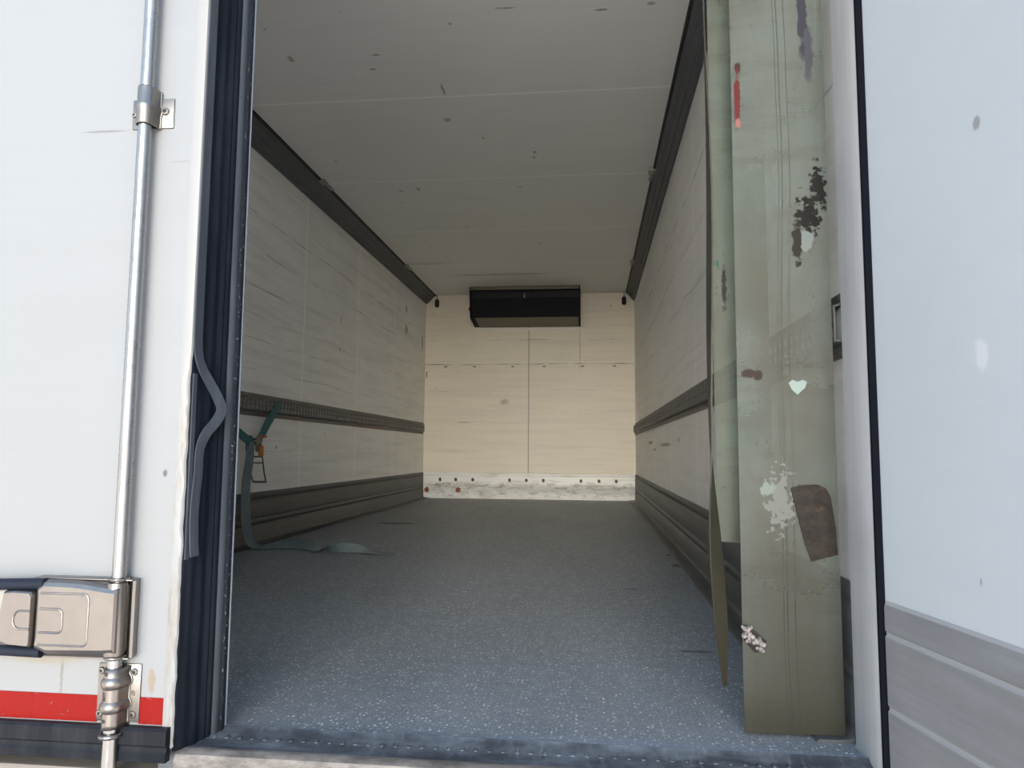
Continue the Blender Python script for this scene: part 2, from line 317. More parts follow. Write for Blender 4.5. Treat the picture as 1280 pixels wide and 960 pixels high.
n.color(n.mix(n.ramp(n.noise((1, 1, 1), 1.2, 8, .6), .35, .65), (.36, .315, .28), (.45, .40, .355))); M_ground = m

# ------------------------------------------------------------------ geometry helpers
class MB:
    def __init__(s): s.bm = bmesh.new()
    def box(s, x0, x1, y0, y1, z0, z1, bev=0.0, seg=2, rot=None):
        r = bmesh.ops.create_cube(s.bm, size=1.0); vs = r['verts']
        c = Vector(((x0+x1)/2, (y0+y1)/2, (z0+z1)/2))
        for v in vs: v.co = Vector((v.co.x*(x1-x0), v.co.y*(y1-y0), v.co.z*(z1-z0)))
        if bev:
            es = list({e for v in vs for e in v.link_edges})
            rr = bmesh.ops.bevel(s.bm, geom=es, offset=bev, segments=seg, affect='EDGES', profile=.5)
            vs = list({v for f in rr['faces'] for v in f.verts} | {v for v in vs if v.is_valid})
        for v in vs:
            if rot: v.co = rot @ v.co
            v.co += c
        return s
    def cyl(s, p0, p1, r, seg=24, r1=None):
        return s.tube([p0, p1], r, seg, r1)
    def tube(s, pts, r, seg=16, r1=None, cap=True):
        pts = [Vector(p) for p in pts]; rings = []; up = None
        for i, p in enumerate(pts):
            d = (pts[min(i+1, len(pts)-1)] - pts[max(i-1, 0)]).normalized()
            if up is None: up = d.orthogonal().normalized()
            up = (up - d*up.dot(d)).normalized(); sd = d.cross(up)
            ri = r if r1 is None else r + (r1-r)*i/(len(pts)-1)
            rings.append([s.bm.verts.new(p + (up*math.cos(a) + sd*math.sin(a))*ri) for a in [2*math.pi*k/seg for k in range(seg)]])
        for a, b in zip(rings, rings[1:]):
            for k in range(seg): s.bm.faces.new((a[k], a[(k+1) % seg], b[(k+1) % seg], b[k]))
        if cap: s.bm.faces.new(list(reversed(rings[0]))); s.bm.faces.new(rings[-1])
        return s
    def prof_z(s, pts, z0, z1, nz=1, warp=None):
        """closed (x,y) polygon extruded along z"""
        rings = []
        for i in range(nz+1):
            z = z0 + (z1-z0)*i/nz
            rings.append([s.bm.verts.new(warp(Vector((x, y, z))) if warp else (x, y, z)) for x, y in pts])
        n_ = len(pts)
        for a, b in zip(rings, rings[1:]):
            for k in range(n_): s.bm.faces.new((a[k], a[(k+1) % n_], b[(k+1) % n_], b[k]))
        s.bm.faces.new(list(reversed(rings[0]))); s.bm.faces.new(rings[-1]); return s
    def prof_y(s, pts, y0, y1):
        """closed (x,z) polygon extruded along y"""
        a = [s.bm.verts.new((x, y0, z)) for x, z in pts]; b = [s.bm.verts.new((x, y1, z)) for x, z in pts]; n_ = len(pts)
        for k in range(n_): s.bm.faces.new((a[k], a[(k+1) % n_], b[(k+1) % n_], b[k]))
        s.bm.faces.new(list(reversed(a))); s.bm.faces.new(b); return s
    def prof_x(s, pts, x0, x1):
        a = [s.bm.verts.new((x0, y, z)) for y, z in pts]; b = [s.bm.verts.new((x1, y, z)) for y, z in pts]; n_ = len(pts)
        for k in range(n_): s.bm.faces.new((a[k], a[(k+1) % n_], b[(k+1) % n_], b[k]))
        s.bm.faces.new(list(reversed(a))); s.bm.faces.new(b); return s
    def lathe(s, c, axis, prof, seg=20):
        """prof: (radius, height along axis)"""
        c = Vector(c); ax = Vector(axis).normalized(); u = ax.orthogonal().normalized(); w = ax.cross(u); rings = []
        for r, h in prof:
            rings.append([s.bm.verts.new(c + ax*h + (u*math.cos(a) + w*math.sin(a))*max(r, 1e-5)) for a in [2*math.pi*k/seg for k in range(seg)]])
        for a, b in zip(rings, rings[1:]):
            for k in range(seg): s.bm.faces.new((a[k], a[(k+1) % seg], b[(k+1) % seg], b[k]))
        s.bm.faces.new(list(reversed(rings[0]))); s.bm.faces.new(rings[-1]); return s
    def torus(s, c, axis, R, r, seg=28, rs=10):
        c = Vector(c); ax = Vector(axis).normalized(); u = ax.orthogonal().normalized(); w = ax.cross(u)
        rings = []
        for i in range(seg):
            a = 2*math.pi*i/seg; d = u*math.cos(a) + w*math.sin(a)
            rings.append([s.bm.verts.new(c + d*(R + r*math.cos(b)) + ax*r*math.sin(b)) for b in [2*math.pi*k/rs for k in range(rs)]])
        for i in range(seg):
            a, b = rings[i], rings[(i+1) % seg]
            for k in range(rs): s.bm.faces.new((a[k], b[k], b[(k+1) % rs], a[(k+1) % rs]))
        return s
    def ribbon(s, pts, wid, th):
        """pts: list of (centre, width direction); a solid strap"""
        rows = []
        for i, (p, w) in enumerate(pts):
            p = Vector(p); w = Vector(w).normalized()
            t = (Vector(pts[min(i+1, len(pts)-1)][0]) - Vector(pts[max(i-1, 0)][0])).normalized()
            w = (w - t*w.dot(t)).normalized(); nn = t.cross(w)
            rows.append([s.bm.verts.new(p + w*a*wid/2 + nn*b*th/2) for a, b in ((-1, -1), (1, -1), (1, 1), (-1, 1))])
        for a, b in zip(rows, rows[1:]):
            for k in range(4): s.bm.faces.new((a[k], a[(k+1) % 4], b[(k+1) % 4], b[k]))
        s.bm.faces.new(list(reversed(rows[0]))); s.bm.faces.new(rows[-1]); return s
    def build(s, name, mat, parent=None, smooth=35):
        bmesh.ops.recalc_face_normals(s.bm, faces=s.bm.faces)
        me = bpy.data.meshes.new(name)
        if parent is not None:
            off = Vector((0, 0, 0)); q = parent
            while q is not None: off += q.location; q = q.parent
            for v in s.bm.verts: v.co -= off
        s.bm.to_mesh(me); s.bm.free(); me.materials.append(mat)
        for p in me.polygons: p.use_smooth = True
        me.set_sharp_from_angle(angle=math.radians(smooth))
        o = bpy.data.objects.new(name, me); COL.objects.link(o)
        if parent is not None: o.parent = parent
        return o
def tag(o, label=None, cat=None, group=None, kind=None):
    if label: o['label'] = label
    if cat: o['category'] = cat
    if group: o['group'] = group
    if kind: o['kind'] = kind
    return o
def thing(name, loc, label, cat, group=None, kind=None):
    o = bpy.data.objects.new(name, None); COL.objects.link(o); o.location = loc; o.empty_display_size = .1
    return tag(o, label, cat, group, kind)
def smooth_path(pts, k=8):
    """catmull-rom through (point, direction) pairs"""
    out = []
    P = [(Vector(a), Vector(b).normalized()) for a, b in pts]
    for i in range(len(P)-1):
        p0, p1, p2, p3 = P[max(i-1, 0)], P[i], P[i+1], P[min(i+2, len(P)-1)]
        for j in range(k):
            t = j/k
            q = .5*((2*p1[0]) + (-p0[0]+p2[0])*t + (2*p0[0]-5*p1[0]+4*p2[0]-p3[0])*t*t + (-p0[0]+3*p1[0]-3*p2[0]+p3[0])*t**3)
            out.append((q, p1[1].lerp(p2[1], t)))
    out.append(P[-1]); return out

# ------------------------------------------------------------------ dimensions of the cargo box (metres, z = 0 on its floor)
XL, XR, YB, ZC, YS = -1.951, .510, 8.373, 2.395, 1.412
GZ = -1.15

# ================================================================== setting
g = MB().box(-60, 60, -60, 60, GZ-.1, GZ).build('ground', M_ground)
tag(g, 'pale dusty yard surface under and behind the truck', 'ground', kind='structure')
tag(MB().box(XL-.08, XL, 1.40, YB+.08, -.12, ZC+.08).build('wall_left', M_wall_l), 'left cargo wall lined with scuffed cream panels', 'wall', kind='structure')
tag(MB().box(XR, XR+.08, 1.49, YB+.08, -.12, ZC+.08).build('wall_right', M_wall_r), 'right cargo wall lined with scratched cream panels', 'wall', kind='structure')
tag(MB().box(XL, XR, YB, YB+.08, -.12, ZC+.08).build('wall_back', M_wall_b), 'beige far bulkhead wall with a centre seam and a row of rivet marks', 'wall', kind='structure')
tag(MB().box(XL, XR, YS-.02, YB, ZC, ZC+.08).build('ceiling', M_ceiling), 'grey white ceiling panels with thin cross seams', 'ceiling', kind='structure')
tag(MB().box(XL, XR, YS, YB, -.12, 0).build('floor', M_floor), 'speckled grey anti-slip cargo floor', 'floor', kind='structure')

# far kick panel with folded ribs
k = MB(); k.prof_x([(YB, 0), (YB-.020, 0), (YB-.020, .012), (YB-.012, .020), (YB-.012, .128), (YB-.020, .140), (YB-.020, .158), (YB-.012, .168),
                    (YB-.012, .262), (YB-.018, .270), (YB-.018, .290), (YB-.006, .297), (YB, .297)], XL+.002, XR-.002)
tag(k.build('baseboard_back', M_kick_b), 'rusty stained white metal kick panel along the far wall', 'kick panel', kind='structure')

def side_kick(name, sx, x, y0, label):
    """ribbed aluminium kick plate that turns into a sloping floor profile"""
    k = MB(); f = lambda d: x - sx*d
    pts = [(0, .297), (.004, .297), (.009, .290), (.009, .262), (.005, .258), (.005, .252), (.009, .248), (.009, .150), (.004, .146), (.004, .138), (.011, .132),
           (.011, .118), (.006, .113), (.006, .106), (.012, .100), (.012, .020), (.015, .011), (.022, .008), (.046, .006), (.078, .006), (.084, .002), (.084, -.001), (0, -.001)]
    k.prof_y([(f(a), b) for a, b in pts], y0, YB-.021)
    return tag(k.build(name, M_kick, smooth=50), label, 'kick plate', kind='structure')
side_kick('baseboard_left', -1, XL, 1.42, 'dark ribbed metal kick plate along the left cargo wall')
side_kick('baseboard_right', 1, XR, 1.487, 'dark ribbed metal kick plate along the right cargo wall')

# rear frame: right pillar beside the open door, header, left pillar behind the closed door
def frame_prof(): return [(.590, 1.492), (.502, 1.492), (.496, 1.480), (.492, 1.470), (.4925, 1.40), (.486, 1.345), (.490, 1.330), (.590, 1.330)]
tag(MB().prof_z(frame_prof(), -.02, 2.50).build('trim_1', M_pillar), 'pale scratched aluminium pillar beside the open right door', 'door frame', kind='structure')
tag(MB().box(-2.06, .59, 1.33, 1.50, ZC+.001, 2.50).build('trim_2', M_pillar), 'aluminium header across the top of the rear opening', 'door frame', kind='structure')
tag(MB().box(-2.06, XL-.001, 1.33, 1.395, -.02, 2.39).build('trim_3', M_pillar), 'aluminium pillar behind the closed left door', 'door frame', kind='structure')

# threshold
sill = MB()
sill.prof_x([(YS+.004, -.06), (YS+.004, .004), (YS-.004, .007), (YS-.012, .001), (1.330, -.005), (1.322, -.06)], -.80, .492)
xx = -.742
while xx < .47:
    sill.lathe((xx, 1.372, -.0025), (0, 0, 1), [(.0055, 0), (.0055, .0012), (.0045, .0026), (.0030, .0028), (.0022, .0014)], 14)
    xx += .0253
so_ = sill.build('door_sill', M_sill); tag(so_, 'worn dark riveted threshold across the rear opening', 'door sill', kind='structure')
MB().prof_x([(1.330, -.004), (1.318, -.003), (1.306, -.009), (1.301, -.020), (1.301, -.045), (1.330, -.045)], -.757, .492).build('lip', M_lip, so_)
bp_ = MB(); bp_.box(-2.06, .62, 1.315, 1.46, -.30, -.046, .004)
tag(bp_.build('rear_crossmember', M_bumper), 'dusty beige aluminium beam below the doors', 'cross member', kind='structure')

# ================================================================== left door (closed, seen from outside)
ND = (.942, -.337)                                   # outward normal of the slanted meeting edge
def edge_pt(t, o=0.0):                               # t: 0 outside .. 1 inside, o: offset out of the edge
    return (-.757 + .040*t + ND[0]*o, 1.300 + .113*t + ND[1]*o)
d1 = MB().prof_z([(-2.03, 1.300), (-.766, 1.300), edge_pt(.02, -.007), edge_pt(.85, -.007), (-2.03, 1.392)], .0, 2.49).build('door_1', M_door_out)
tag(d1, 'closed white left rear door with a locking bar on its face', 'door', kind='structure')
# yellowed trim at the meeting edge, ragged where it is damaged
def trim_warp(v):
    w = 0
    if v.z < .72 and v.x > -.762:
        w = -(.5+mnoise.noise(Vector((3, 0, v.z*26))))*.0035 - (.5+mnoise.noise(Vector((1, 0, v.z*90))))*.0015
    return Vector((v.x + w, v.y + abs(w)*.3, v.z))
MB().prof_z([(-.779, 1.3005), (-.779, 1.2975), (-.7665, 1.2972), (-.759, 1.2985), edge_pt(.015, -.0005), edge_pt(.03, -.006)], .004, 2.49, 220, trim_warp).build('edge_trim', M_trim, d1)
# black ribbed gasket on the meeting edge
prof = []
ribs = [(.10, .0), (.14, .0015), (.18, .0018), (.23, .0002), (.30, .0012), (.34, .003), (.38, .0032), (.42, .001), (.48, .001), (.52, .0035), (.55, .0036), (.58, .0015), (.62, .0038), (.65, .004), (.69, .002)]
gp = [edge_pt(t, o) for t, o in ribs]
MB().prof_z([edge_pt(.02, -.0065)] + [edge_pt(.03, -.001)] + gp + [edge_pt(.69, -.0065)], -.004, 2.49).build('ribbed_gasket', M_rub, d1, 30)
MB().prof_z([edge_pt(.69, -.006), edge_pt(.69, .0045), edge_pt(.72, .0065), edge_pt(.80, .0065), edge_pt(.83, .004), edge_pt(.83, -.006)], -.002, 2.49).build('inner_lip', M_rubg, d1)
MB().prof_z([edge_pt(.83, -.006), edge_pt(.83, .004), edge_pt(.86, .0065), edge_pt(.91, .0068), edge_pt(.95, .004), edge_pt(.96, -.006)], -.002, 2.49).build('inner_piping', M_pipe, d1)
MB().prof_z([edge_pt(.955, -.006), edge_pt(.955, .004), edge_pt(.975, .005), edge_pt(1.0, .003), edge_pt(1.0, -.006)], -.001, 2.49).build('inner_edge', M_thinedge, d1)
# grey outer lip: straight above, torn loose and sagging sideways below
lip = []
def lp(z, t, o, dirv=(.25, 1, 0)): lip.append(((edge_pt(t, o)[0], edge_pt(t, o)[1], z), dirv))
for z in (2.49, 2.0, 1.6, 1.2, .95, .80): lp(z, .065, .004)
lp(.735, .075, .005); lp(.700, .14, .010, (.35, 1, 0)); lp(.672, .28, .014, (.5, 1, .2)); lp(.645, .42, .017, (.6, .9, .3)); lp(.622, .50, .017, (.6, .9, 0))
lp(.600, .42, .014, (.6, .9, -.3)); lp(.575, .26, .010, (.5, 1, -.2)); lp(.545, .17, .008); lp(.50, .16, .008); lp(.46, .14, .007); lp(.42, .12, .008); lp(.375, .13, .009); lp(.345, .14, .011)
q = smooth_path(lip, 7)
MB().ribbon(q, .020, .003).build('torn_lip_seal', M_rubg, d1)
fl2 = [((edge_pt(.05, .003)[0], edge_pt(.05, .003)[1], z), (.25, 1, 0)) for z in (.69, .64, .58, .5, .42, .34)]
MB().ribbon(smooth_path(fl2, 4), .009, .003).build('lip_seal_stub', M_rubg, d1)
# rubber along the bottom of the door
MB().prof_x([(1.2998, .041), (1.288, .041), (1.284, .036), (1.283, .012), (1.287, .008), (1.287, .002), (1.283, -.004), (1.285, -.018), (1.2998, -.018)], -2.03, -.763).build('bottom_seal', M_flap, d1)

# reflective red tape
t1 = MB().box(-2.03, -.9085, 1.2988, 1.2998, .043, .0905).build('reflective_tape', M_red)
tag(t1, 'long red reflective tape stripe along the bottom of the white door', 'reflective tape', 'red tape on the left door')
t2 = MB().prof_y([(-.827, .0905), (-.7635, .0905), (-.7635, .056), (-.768, .052), (-.775, .051), (-.779, .043), (-.827, .043)], 1.2988, 1.2998).build('reflective_tape', M_red)
tag(t2, 'short torn red tape square between locking bar bracket and door edge', 'reflective tape', 'red tape on the left door')

# ================================================================== locking bar
RX, RY = -.8655, 1.2775
lb = thing('locking_bar', (RX, RY, -.05), 'stainless steel locking bar with its lever on the white left door', 'locking bar')
MB().cyl((RX, RY, -.12), (RX, RY, 2.49), .0125, 32).build('rod', M_rod, lb)
def screw(mb, hb, x, z, y, r=.0075):
    mb.lathe((x, y, z), (0, -1, 0), [(r, 0), (r, .0014), (r*.8, .0032), (r*.45, .0034), (r*.4, .0016)], 18)
    hb.lathe((x, y-.0012, z), (0, -1, 0), [(r*.36, 0), (r*.36, .0015)], 6)
# upper bracket
br = MB().box(-.906, -.819, 1.2965, 1.3000, 1.178, 1.239, .0016).build('bracket', M_steel, lb)
def saddle(mb, zs, r0, segs=24, foot=.020, wide=None):
    """pressed strap over the rod: arc plus flared feet, swept along z with radii zs"""
    rows = []
    for z, rr in zs:
        row = []
        for i in range(segs+1):
            a = math.pi*(i/segs)                      # from +x over the front to -x
            row.append((RX + math.cos(a)*(rr-.002), RY - math.sin(a)*(rr-.002), z))
        row = [(RX+rr+foot, 1.2958, z), (RX+rr+foot*.3, 1.2950, z), (RX+rr+.001, 1.2915, z)] + row + [(RX-rr-.001, 1.2915, z), (RX-rr-foot*.3, 1.2950, z), (RX-rr-foot, 1.2958, z)]
        rows.append([mb.bm.verts.new(p) for p in row])
    for a, b in zip(rows, rows[1:]):
        for i in range(len(a)-1): mb.bm.faces.new((a[i], a[i+1], b[i+1], b[i]))
    return mb
def solidify(o, t):
    md = o.modifiers.new('thickness', 'SOLIDIFY'); md.thickness = t; md.offset = 0
sd = saddle(MB(), [(1.176, .0172), (1.178, .0178), (1.200, .0178), (1.206, .0195), (1.2115, .0205), (1.217, .0195), (1.222, .0172), (1.250, .0172), (1.252, .0166)], 0, foot=.004).build('collar', M_steel, lb)
solidify(sd, .002)
def add_screw(x, z, parent, r=.0072):
    sm, sh = MB(), MB(); screw(sm, sh, x, z, 1.2965, r)
    sm.build('screw', M_steel, parent); sh.build('screw_socket', M_hole, parent)
add_screw(-.836, 1.212, br, .0078); add_screw(-.901, 1.207, br, .0055)
# lower bracket
br = MB().box(-.909, -.825, 1.2962, 1.2998, .046, .150, .0018).build('bracket', M_steel, lb)
sd = saddle(MB(), [(.042, .0170), (.050, .0170), (.070, .0172), (.074, .0205), (.080, .0222), (.086, .0205), (.090, .0175), (.112, .0175), (.116, .0205), (.122, .0222), (.128, .0205), (.132, .0172), (.148, .0170)], 0, foot=.004).build('collar', M_steel, lb)
solidify(sd, .002)
for z in (.058, .140): MB().lathe((RX-.004, RY-.0132, z), (-.25, -1, 0), [(.0035, 0), (.0035, .0028)], 14).build('hole', M_hole, sd)
MB().box(RX-.0085, RX-.0020, RY-.0172, RY-.010, .092, .109, .003).build('slot', M_hole, sd)
for x in (-.902, -.837):
    for z in (.060, .136): add_screw(x, z, br, .0066)
MB().lathe((-.838, 1.2962, .098), (0, -1, 0), [(.0045, 0), (.0035, .0008)], 14).build('dimple', M_steel, br)
MB().torus((RX, RY, .030), (0, 0, 1), .0165, .0042).build('ring', M_steel, lb)
# lever head with its knuckle
kb = MB()
kb.prof_z([(RX+.008, 1.2998), (-.838, 1.2998), (-.834, 1.280), (-.838, 1.277), (-.842, 1.280), (-.843, 1.293), (RX+.008, 1.293)], .166, .304)
kb.box(-1.03, -.836, 1.272, 1.296, .3035, .3065, .001)
kb.box(-1.03, -.838, 1.274, 1.296, .163, .166, .001)
kb.build('hinge_plate', M_steel, lb)
MB().box(-1.005, -.862, 1.268, 1.2995, .1665, .3030, .002).build('lever_gap', M_dark, lb)
kn = MB().lathe((RX, RY-.004, 0), (0, 0, 1), [(.0135, .170), (.0165, .171), (.0175, .176), (.0175, .296), (.0165, .301), (.0135, .302)], 32)
kn.build('knuckle', M_steel, lb)
MB().torus((RX, RY, .3065), (0, 0, 1), .0155, .0030).build('ring', M_steel, lb)
MB().torus((RX, RY, .1665), (0, 0, 1), .0155, .0032).build('ring', M_steel, lb)
MB().lathe((RX-.001, RY-.0085, 0), (0, 0, 1), [(.006, .184), (.0135, .190), (.0145, .202), (.0145, .276), (.0135, .288), (.006, .294)], 24).build('knuckle_rib', M_steel, lb)
# lever body: a pressed shell with sloping shoulders, pressed panel and recess
def pressed(name, outline, y_edge, y_face, inset, mat, parent, bevel=.003):
    """outline (x,z) ring at y_edge, inset ring at y_face, capped: a pillow-shaped pressing"""
    mb = MB(); cx = sum(p[0] for p in outline)/len(outline); cz = sum(p[1] for p in outline)/len(outline)
    rings = []
    for k_, (yy, ins) in enumerate(((1.2900, 0), (y_edge, 0), ((y_edge*.35+y_face*.65), inset*.35), (y_face, inset))):
        r = []
        for x, z in outline:
            dx = -1 if x > cx else 1; dz = -1 if z > cz else 1
            r.append(mb.bm.verts.new((x + dx*ins*.5, yy, z + dz*ins)))
        rings.append(r)
    n_ = len(outline)
    for a, b in zip(rings, rings[1:]):
        for i in range(n_): mb.bm.faces.new((a[i], a[(i+1) % n_], b[(i+1) % n_], b[i]))
    mb.bm.faces.new(rings[-1]); mb.bm.faces.new(list(reversed(rings[0])))
    return mb.build(name, mat, parent, 22)
lv = pressed('lever', [(-.852, .176), (-.872, .174), (-.990, .171), (-1.012, .180), (-1.008, .196), (-1.008, .282), (-1.010, .296), (-1.000, .304), (-.930, .303), (-.872, .296), (-.852, .294)],
             1.265, 1.2525, .010, M_steel, lb)
def frame_emboss(mb, x0, x1, z0, z1, y, r=.0022, rad=.012, open_left=False):
    pts = []
    def arc(cx, cz, a0, a1):
        for i in range(6):
            a = math.radians(a0 + (a1-a0)*i/5); pts.append((cx + rad*math.cos(a), y, cz + rad*math.sin(a)))
    if open_left:
        pts.append((x0, y, z0)); arc(x1-rad, z0+rad, -90, 0); arc(x1-rad, z1-rad, 0, 90); pts.append((x0, y, z1))
    else:
        arc(x1-rad, z0+rad, -90, 0); arc(x1-rad, z1-rad, 0, 90); arc(x0+rad, z1-rad, 90, 180); arc(x0+rad, z0+rad, 180, 270); pts.append(pts[0])
    return mb.tube(pts, r, 8)
eb = MB(); frame_emboss(eb, -1.000, -.905, .190, .282, 1.2530, .0022, .010, True)
frame_emboss(eb, -1.000, -.955, .212, .254, 1.2528, .0022, .009, True); eb.build('embossed_panel', M_steel, lv)
le = pressed('lever_end', [(-1.016, .184), (-1.060, .186), (-1.075, .192), (-1.078, .235), (-1.072, .284), (-1.055, .286), (-1.018, .285), (-1.014, .278), (-1.014, .190)],
             1.258, 1.2480, .004, M_steel, lb)
eb = MB(); pts = []
for a in range(90, 271, 18): pts.append((-1.036 + .012*math.cos(math.radians(a)), 1.2478, .234 + .016*math.sin(math.radians(a))))
eb.tube([(-1.015, 1.2478, .250)] + pts + [(-1.015, 1.2478, .218)], .0020, 8); eb.build('finger_recess', M_steel, le)
MB().cyl((-1.007, 1.262, .186), (-1.007, 1.262, .288), .006, 16).build('spring_pin', M_ratch, lb)
# navy grips running off to the left, above and below the handle end
MB().tube([(-1.40, 1.262, .272), (-1.20, 1.262, .285), (-1.09, 1.262, .2935), (-1.00, 1.264, .2965)], .0105, 16).build('grip', M_grip, lb)
MB().tube([(-1.40, 1.262, .196), (-1.20, 1.262, .182), (-1.09, 1.262, .1755), (-1.00, 1.264, .1735)], .0095, 16).build('grip', M_grip, lb)
MB().box(-1.42, -1.080, 1.272, 1.2995, .186, .284, .004).build('handle_tray', M_tray, lb)

# ================================================================== right door (open, seen from inside)
AO = math.radians(10.5); DX, DY = math.sin(AO), -math.cos(AO)
HX, HY = .4985, 1.322
def dpt(s_, o): return (HX + DX*s_ + DY*o*-1*0 + (-DY)*o*-1*-1, HY + DY*s_ + DX*o)   # s along the door, o outwards (+x side)
def dq(s_, o): return (HX + DX*s_ + math.cos(AO)*o, HY + DY*s_ + math.sin(AO)*o)
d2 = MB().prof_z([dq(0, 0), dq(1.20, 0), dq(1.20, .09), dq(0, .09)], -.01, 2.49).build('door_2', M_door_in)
tag(d2, 'open right rear door showing its white lining and grey kick plate', 'door', kind='structure')
kp = MB(); rings = []
prof = [(.004, .2985), (-.0015, .2985), (-.005, .290), (-.005, .250), (-.002, .247), (-.002, .243), (-.005, .240), (-.005, .128), (-.002, .125), (-.002, .121), (-.005, .118), (-.005, 0.0), (.004, 0.0)]
a_ = [kp.bm.verts.new((*dq(.004, o), z)) for o, z in prof]; b_ = [kp.bm.verts.new((*dq(1.19, o), z)) for o, z in prof]
for i in range(len(prof)): kp.bm.faces.new((a_[i], a_[(i+1) % len(prof)], b_[(i+1) % len(prof)], b_[i]))
kp.bm.faces.new(a_); kp.bm.faces.new(b_); kp.build('kick_plate', M_kick_door, d2)
MB().prof_z([(.4862, 1.3288), (.4872, 1.3235), (.4979, 1.3218), (.4979, 1.3292)], -.03, 2.49).build('gasket', M_gap, d2)

# ================================================================== roof edge tracks
def ceiling_track(sx, xw, xc, y0, label):
    t = thing('ceiling_track', (xw, y0, 2.29), label, 'ceiling track', 'dark tracks along the ceiling edges')
    f = lambda p, z: (xw + (xc-xw)*p, z)
    H0, H1 = 2.293, ZC
    pr = [(0, H0), (.10, H0-.002), (.13, H0+.012), (.33, H0+.018), (.36, H0+.030), (.42, H0+.030), (.45, H0+.042), (.60, H0+.050), (.62, H0+.060), (.70, H0+.064), (.72, H0+.074), (.93, H0+.088), (.95, H1-.0005), (0, H1-.0005)]
    MB().prof_y([f(a, b) for a, b in pr], y0, YB-.002).build('rail', M_track, t)
    MB().prof_y([f(a, b) for a, b in ((.952, H1-.012), (1.05, H1-.010), (1.11, H1-.0005), (.952, H1-.0005))], y0, YB-.003).build('shadow_gap', M_dark, t)
    for yy in (4.74, 7.02):
        c_ = MB(); px = xc - sx*.012
        c_.box(px-.022, px+.022, yy-.11, yy-.03, ZC-.018, ZC-.001, .003); c_.box(px-.012, px+.016, yy-.03, yy+.10, ZC-.012, ZC-.001, .003)
        c_.cyl((px, yy-.07, ZC-.022), (px, yy-.07, ZC-.016), .006, 10); c_.build('clip', M_clip, t)
    px = xc - sx*.030
    s_ = MB(); s_.cyl((px, YB-.05, ZC-.075), (px, YB-.05, ZC-.001), .004, 10); ln = s_.build('cord', M_dark, t)
    MB().lathe((px, YB-.05, ZC-.155), (0, 0, 1), [(.004, 0), (.020, .006), (.026, .020), (.026, .075), (.020, .092), (.004, .100)], 18).build('end_stop', M_dark, ln)
ceiling_track(-1, XL+.0005, -1.839, 1.502, 'dark ribbed track where the ceiling meets the left wall')
ceiling_track(1, XR-.0005, .4186, 1.502, 'dark ribbed track where the ceiling meets the right wall')

# ================================================================== slotted cargo tracks at waist height
def cargo_track(sx, xw, y0, y1, label):
    t = thing('cargo_track', (xw, y0, .74), label, 'cargo track', 'slotted cargo tracks on the side walls')
    f = lambda d: xw - sx*d
    for za, zb in ((.740, .768), (.846, .872)):
        up = za > .8
        pr = [(0.0005, za), (.005, za), (.005, zb), (.0005, zb)]
        fl = MB().prof_y([(f(a), b) for a, b in pr], y0, y1)
        yy = y0 + .03
        while yy < y1:
            fl.lathe((f(.005), yy, (za+zb)/2 + (.003 if up else -.003)), (-sx, 0, 0), [(.0045, 0), (.0035, .0016)], 8); yy += .10
        fl.build('flange', M_railm, t)
    for za, zb, za2, zb2 in ((.768, .768, .774, .764), (.846, .846, .852, .840)):
        MB().prof_y([(f(.005), za-.001), (f(.020), za-.001 + (.004 if za < .8 else -.004)), (f(.022), za+.002 + (.004 if za < .8 else -.004)), (f(.005), za+.004)], y0, y1).build('channel_side', M_railm, t)
    # slotted face plate
    mb = MB(); pitch = .05; n_ = int((y1-y0)/pitch); X1, X2 = f(.0225), f(.0200)
    zz = [.769, .782, .802, .812, .832, .845]
    for i in range(n_):
        ya = y0 + i*pitch; ys_ = [ya, ya+.014, ya+.036, ya+pitch]
        for a in range(3):
            for b in range(5):
                if a == 1 and b in (1, 3): continue
                P = [(ys_[a], zz[b]), (ys_[a+1], zz[b]), (ys_[a+1], zz[b+1]), (ys_[a], zz[b+1])]
                mb.bm.faces.new([mb.bm.verts.new((X1, y, z)) for y, z in P])
    bmesh.ops.remove_doubles(mb.bm, verts=mb.bm.verts, dist=1e-5)
    fp = mb.build('slotted_plate', M_railm, t); solidify(fp, .002)
    MB().box(min(f(.001), f(.003)), max(f(.001), f(.003)), y0, y1-.01, .772, .842).build('backing', M_slotback, t)
    return t
cargo_track(-1, XL, 1.50, 8.33, 'slotted galvanised cargo track on the left wall holding the teal strap')
cargo_track(1, XR, 1.492, 8.37, 'slotted galvanised cargo track on the right wall behind the plastic strips')

# ================================================================== evaporator
EX0, EX1 = -1.355, -.112
ev = thing('evaporator_unit', ((EX0+EX1)/2, YB, 2.0), 'dark grey evaporator unit hung under the ceiling on the far wall', 'evaporator')
hs = MB()
hs.prof_x([(YB-.001, 2.004), (8.005, 2.053), (7.968, 2.262), (7.978, 2.268), (8.06, 2.268), (8.06, 2.392), (YB-.001, 2.392)], EX0+.02, EX1-.012)
hs.build('housing', M_evap, ev)
MB().prof_x([(8.36, 2.0045), (8.008, 2.051), (8.006, 2.046), (8.36, 1.999)], EX0+.055, EX1-.02).build('drip_tray', M_evapb, ev)
MB().prof_x([(8.0055, 2.056), (7.998, 2.060), (7.982, 2.138), (7.989, 2.140)], EX0+.022, EX1-.014).build('lower_panel', M_evap, ev)
for xa in (EX0, EX1-.012):
    MB().prof_x([(YB-.001, 2.000), (8.00, 2.047), (7.945, 2.268), (7.935, 2.3935), (YB-.001, 2.3935)], xa, xa+.012).build('side_plate', M_evap, ev)
MB().box(EX0+.012, EX1-.012, 7.935, 7.952, 2.355, 2.3935, .002).build('top_bar', M_evapb, ev)
MB().box(EX0+.012, EX1-.012, 8.04, 8.059, 2.270, 2.392).build('air_outlet', M_dark, ev)
gl = MB()
